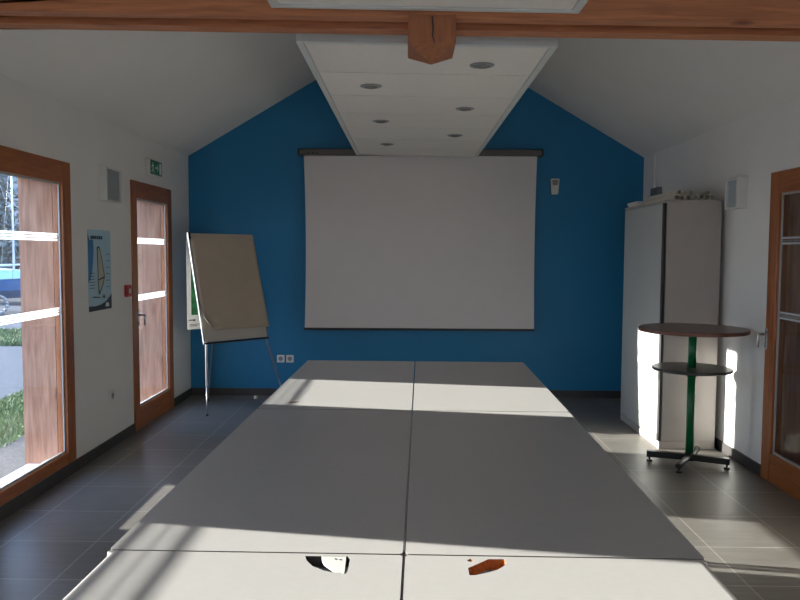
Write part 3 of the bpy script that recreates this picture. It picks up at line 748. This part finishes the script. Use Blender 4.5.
def boat(x, y, rz, hull, cover, label, mast):
    r = empty('sailing_dinghy', (x, y, GZ), label, 'boat', 'dinghies parked beyond the gravel', rz=rz)
    bm = bm_(); N = 14; rings = []
    for i in range(N+1):
        t_ = i/N; xx = -1.9+3.8*t_; w = .72*math.sin(PI*min(1, .28+t_*.72))**.7 if t_ < 1 else .02
        zb = .35+.12*t_**3; zt_ = .88+.12*t_*t_
        rings.append([bm.verts.new((xx, s*w*k, z)) for s, k, z in ((-1, 1, zt_), (-1, .8, zt_-.3), (-1, .3, zb+.05), (1, 0, zb), (1, .3, zb+.05), (1, .8, zt_-.3), (1, 1, zt_))])
    for a, b in zip(rings, rings[1:]):
        for i in range(6): bm.faces.new((a[i], a[i+1], b[i+1], b[i]))
        bm.faces.new((a[6], a[0], b[0], b[6]))
    bm.faces.new(rings[0]); mesh_obj('hull', bm, hull, r)
    bm = bm_(); prev = None
    for i in range(N+1):
        t_ = i/N; xx = -1.85+3.7*t_; w = .70*math.sin(PI*min(1, .28+t_*.72))**.7 if t_ < 1 else .02; zt_ = .89+.12*t_*t_
        row = [bm.verts.new((xx, w*s, zt_+.22*(1-abs(s))*math.sin(PI*t_)+.01)) for s in (-1, -.5, 0, .5, 1)]
        if prev:
            for k in range(4): bm.faces.new((prev[k], prev[k+1], row[k+1], row[k]))
        prev = row
    mesh_obj('deck_cover', bm, cover, r)
    bm = bm_(); tube(bm, (.4, 0, .9), (.4, 0, mast), .03, .02, n=8); mt = mesh_obj('mast', bm, 'hullw', r)
    bm = bm_(); tube(bm, (.4, 0, 1.3), (-1.5, 0, 1.25), .03, n=8); mesh_obj('boom', bm, 'hullw', mt)
    bm = bm_()
    for q in ((1.85, 0, .95), (.2, .6, .9), (.2, -.6, .9)): tube(bm, (.4, 0, mast-.3), q, .006, n=5)
    mesh_obj('rigging', bm, 'steel', mt)
    bm = bm_()
    for s in (-1, 1):
        bm2 = bm; n = 16
        for k in range(n):
            a0, a1 = 2*PI*k/n, 2*PI*(k+1)/n
            tube(bm2, (-.2+.24*math.cos(a0), s*.62, .25+.24*math.sin(a0)), (-.2+.24*math.cos(a1), s*.62, .25+.24*math.sin(a1)), .045, n=6)
        tube(bm2, (-.2, s*.62, .25), (-.2, 0, .25), .02, n=6)
        tube(bm2, (-.2, s*.60, .25), (-.2, s*.5, .6), .02, n=6)
    tube(bm, (-1.2, 0, .42), (2.3, 0, .42), .03, n=6); mesh_obj('launching_trolley', bm, 'steel', r)
boat(-11.2, 20.4, .75, 'hull', 'tarp', 'blue hulled dinghy with a turquoise cover seen through the left window', 4.9)
boat(-14.4, 24.5, .2, 'hull', 'hullw', 'blue dinghy with a white cover left of the turquoise one', 6.2)
boat(-11.7, 24.6, 1.2, 'hullw', 'hull', 'white hulled dinghy behind the turquoise covered one', 5.6)
boat(-16.5, 19.6, .7, 'hullw', 'tarp', 'white hulled dinghy farthest left beyond the gravel', 6.0)

def tree(x, y, h, label, seed):
    rnd = random.Random(seed); r = empty('bare_tree', (x, y, GZ), label, 'tree', 'bare winter trees beyond the boats')
    bm = bm_()
    def grow(p, d, l, rad, dep):
        q = p + d*l
        tube(bm, p, q, rad, rad*.72, n=5 if dep < 3 else 3, cap=False)
        if dep == 6: return
        for _ in range(3 if dep < 5 else 4):
            nd = (d + Vector((rnd.gauss(0, .45), rnd.gauss(0, .45), rnd.gauss(.08, .3)))).normalized()
            grow(p+d*l*rnd.uniform(.6, 1), nd, l*rnd.uniform(.62, .82), rad*.62, dep+1)
    grow(Vector((0, 0, 0)), Vector((0, 0, 1)), h*.27, h*.018, 0)
    mesh_obj('trunk_and_branches', bm, 'bark', r)
tr = [(-13, 33), (-17, 35), (-21, 34), (-25, 38), (-9, 37), (-30, 41), (-15, 40), (-19, 42), (-5, 41)]
for i, (x, y) in enumerate(tr):
    tree(x, y, 9+(i*37 % 5)*.8, 'bare grey tree beyond the boats, %s from the right' % ['third','fifth','seventh','eighth','second','ninth','fourth','sixth','first'][i], 20+i)
def hedge(x, y, w, h, label, seed):
    rnd = random.Random(seed); bm = bm_()
    for _ in range(16000):
        px, py = rnd.gauss(0, w*.4), rnd.gauss(0, .7); hz = h*max(.1, 1-(px/w)**2*.8)*(.85+.25*math.sin(px*2.1+seed))
        pz = rnd.uniform(0, hz); s = .13
        a = Vector((rnd.gauss(0, 1), rnd.gauss(0, 1), rnd.gauss(0, 1))).normalized()*s; b = a.orthogonal().normalized()*s*.6
        p = Vector((px, py, pz)); bm.faces.new([bm.verts.new(p+a), bm.verts.new(p+b), bm.verts.new(p-a), bm.verts.new(p-b)])
    o = mesh_obj('shrub', bm, 'bush', loc=(x, y, GZ)); tag(o, label, 'shrub', 'shrubs under the bare trees')
hedge(-12.5, 29, 3.4, 7.0, 'grey green shrub behind the turquoise covered dinghy', 3)
hedge(-18.5, 30, 3.4, 6.6, 'grey green shrub left behind the boats', 4)
hedge(-25, 33, 3.8, 6.6, 'grey green shrub farthest left under the bare trees', 5)
hedge(-6.4, 31, 3.2, 5.5, 'grey green shrub right of the boats', 6)

# wooded hillside far beyond the yard
M['hill'] = plain('bare_woodland_hill', '#5a5f60', .95, var=.45, scale=.35, bump=1)
bm = bm_(); prev = None; rnd = random.Random(3)
for i in range(61):
    a = math.radians(-64+i*1.1); k = i/60; h = 11*math.sin(PI*min(1, max(0, k*.9+.05)))**.6
    row = []
    for j in range(9):
        d = 58+j*5; row.append(bm.verts.new((d*math.sin(a), d*math.cos(a), GZ-.2+h*(j/8)**.8+rnd.uniform(-.25, .25)*(j > 0))))
    row.append(bm.verts.new((100*math.sin(a), 100*math.cos(a), GZ-.2)))
    if prev:
        for j in range(9): bm.faces.new((prev[j], prev[j+1], row[j+1], row[j]))
    prev = row
struct('hillside', bm, 'hill', 'grey wooded hillside far beyond the boats', 'hill', smooth=True)

# ------------------------------------------------------------------ light
sd = Vector((1, -.167, -.243)).normalized()
sun = bpy.data.lights.new('sun', 'SUN'); sun.energy = 25; sun.angle = math.radians(.5); sun.color = (1, .97, .93)
so = bpy.data.objects.new('sun', sun); C.objects.link(so); so.location = (-8, 6, 6)
so.rotation_euler = sd.to_track_quat('-Z', 'Y').to_euler()
w = bpy.data.worlds.new('world'); bpy.context.scene.world = w; w.use_nodes = True; nt = w.node_tree
bg = nt.nodes['Background']
tc = nt.nodes.new('ShaderNodeTexCoord'); sx_ = nt.nodes.new('ShaderNodeSeparateXYZ'); rp = nt.nodes.new('ShaderNodeValToRGB')
rp.color_ramp.elements[0].position = 0; rp.color_ramp.elements[0].color = (.74, .83, 1, 1)
rp.color_ramp.elements[1].position = .6; rp.color_ramp.elements[1].color = (.30, .50, .95, 1)
nt.links.new(tc.outputs['Generated'], sx_.inputs[0]); nt.links.new(sx_.outputs['Z'], rp.inputs[0]); nt.links.new(rp.outputs[0], bg.inputs[0])
bg.inputs[1].default_value = 5.5

# ------------------------------------------------------------------ camera
f, pi_, ya, ro, H = 750.0, .0634, -.0103, .005, 1.548
fw = Vector((math.sin(ya)*math.cos(pi_), math.cos(ya)*math.cos(pi_), -math.sin(pi_)))
rt = Vector((math.cos(ya), -math.sin(ya), 0)); upv = rt.cross(fw)
# roll: image x axis = cos*rt + sin*(-up)... picture turns clockwise by ro
R_ = rt*math.cos(ro) + upv*math.sin(ro); U_ = upv*math.cos(ro) - rt*math.sin(ro)
cam = bpy.data.cameras.new('camera'); co = bpy.data.objects.new('camera', cam); C.objects.link(co)
cam.sensor_width = 36; cam.lens = f*36/800; cam.clip_end = 300; cam.clip_start = .05
mt = Matrix((R_, U_, -fw)).transposed().to_4x4(); mt.translation = (0, 0, H); co.matrix_world = mt
S = bpy.context.scene; S.camera = co
S.view_settings.view_transform = 'Standard'; S.view_settings.look = 'None'; S.view_settings.gamma = 1
S.view_settings.exposure = 0; S.view_settings.use_curve_mapping = False
S.cycles.max_bounces = 12; S.cycles.diffuse_bounces = 8; S.cycles.transparent_max_bounces = 16
S.cycles.use_denoising = True; S.cycles.sample_clamp_indirect = 4
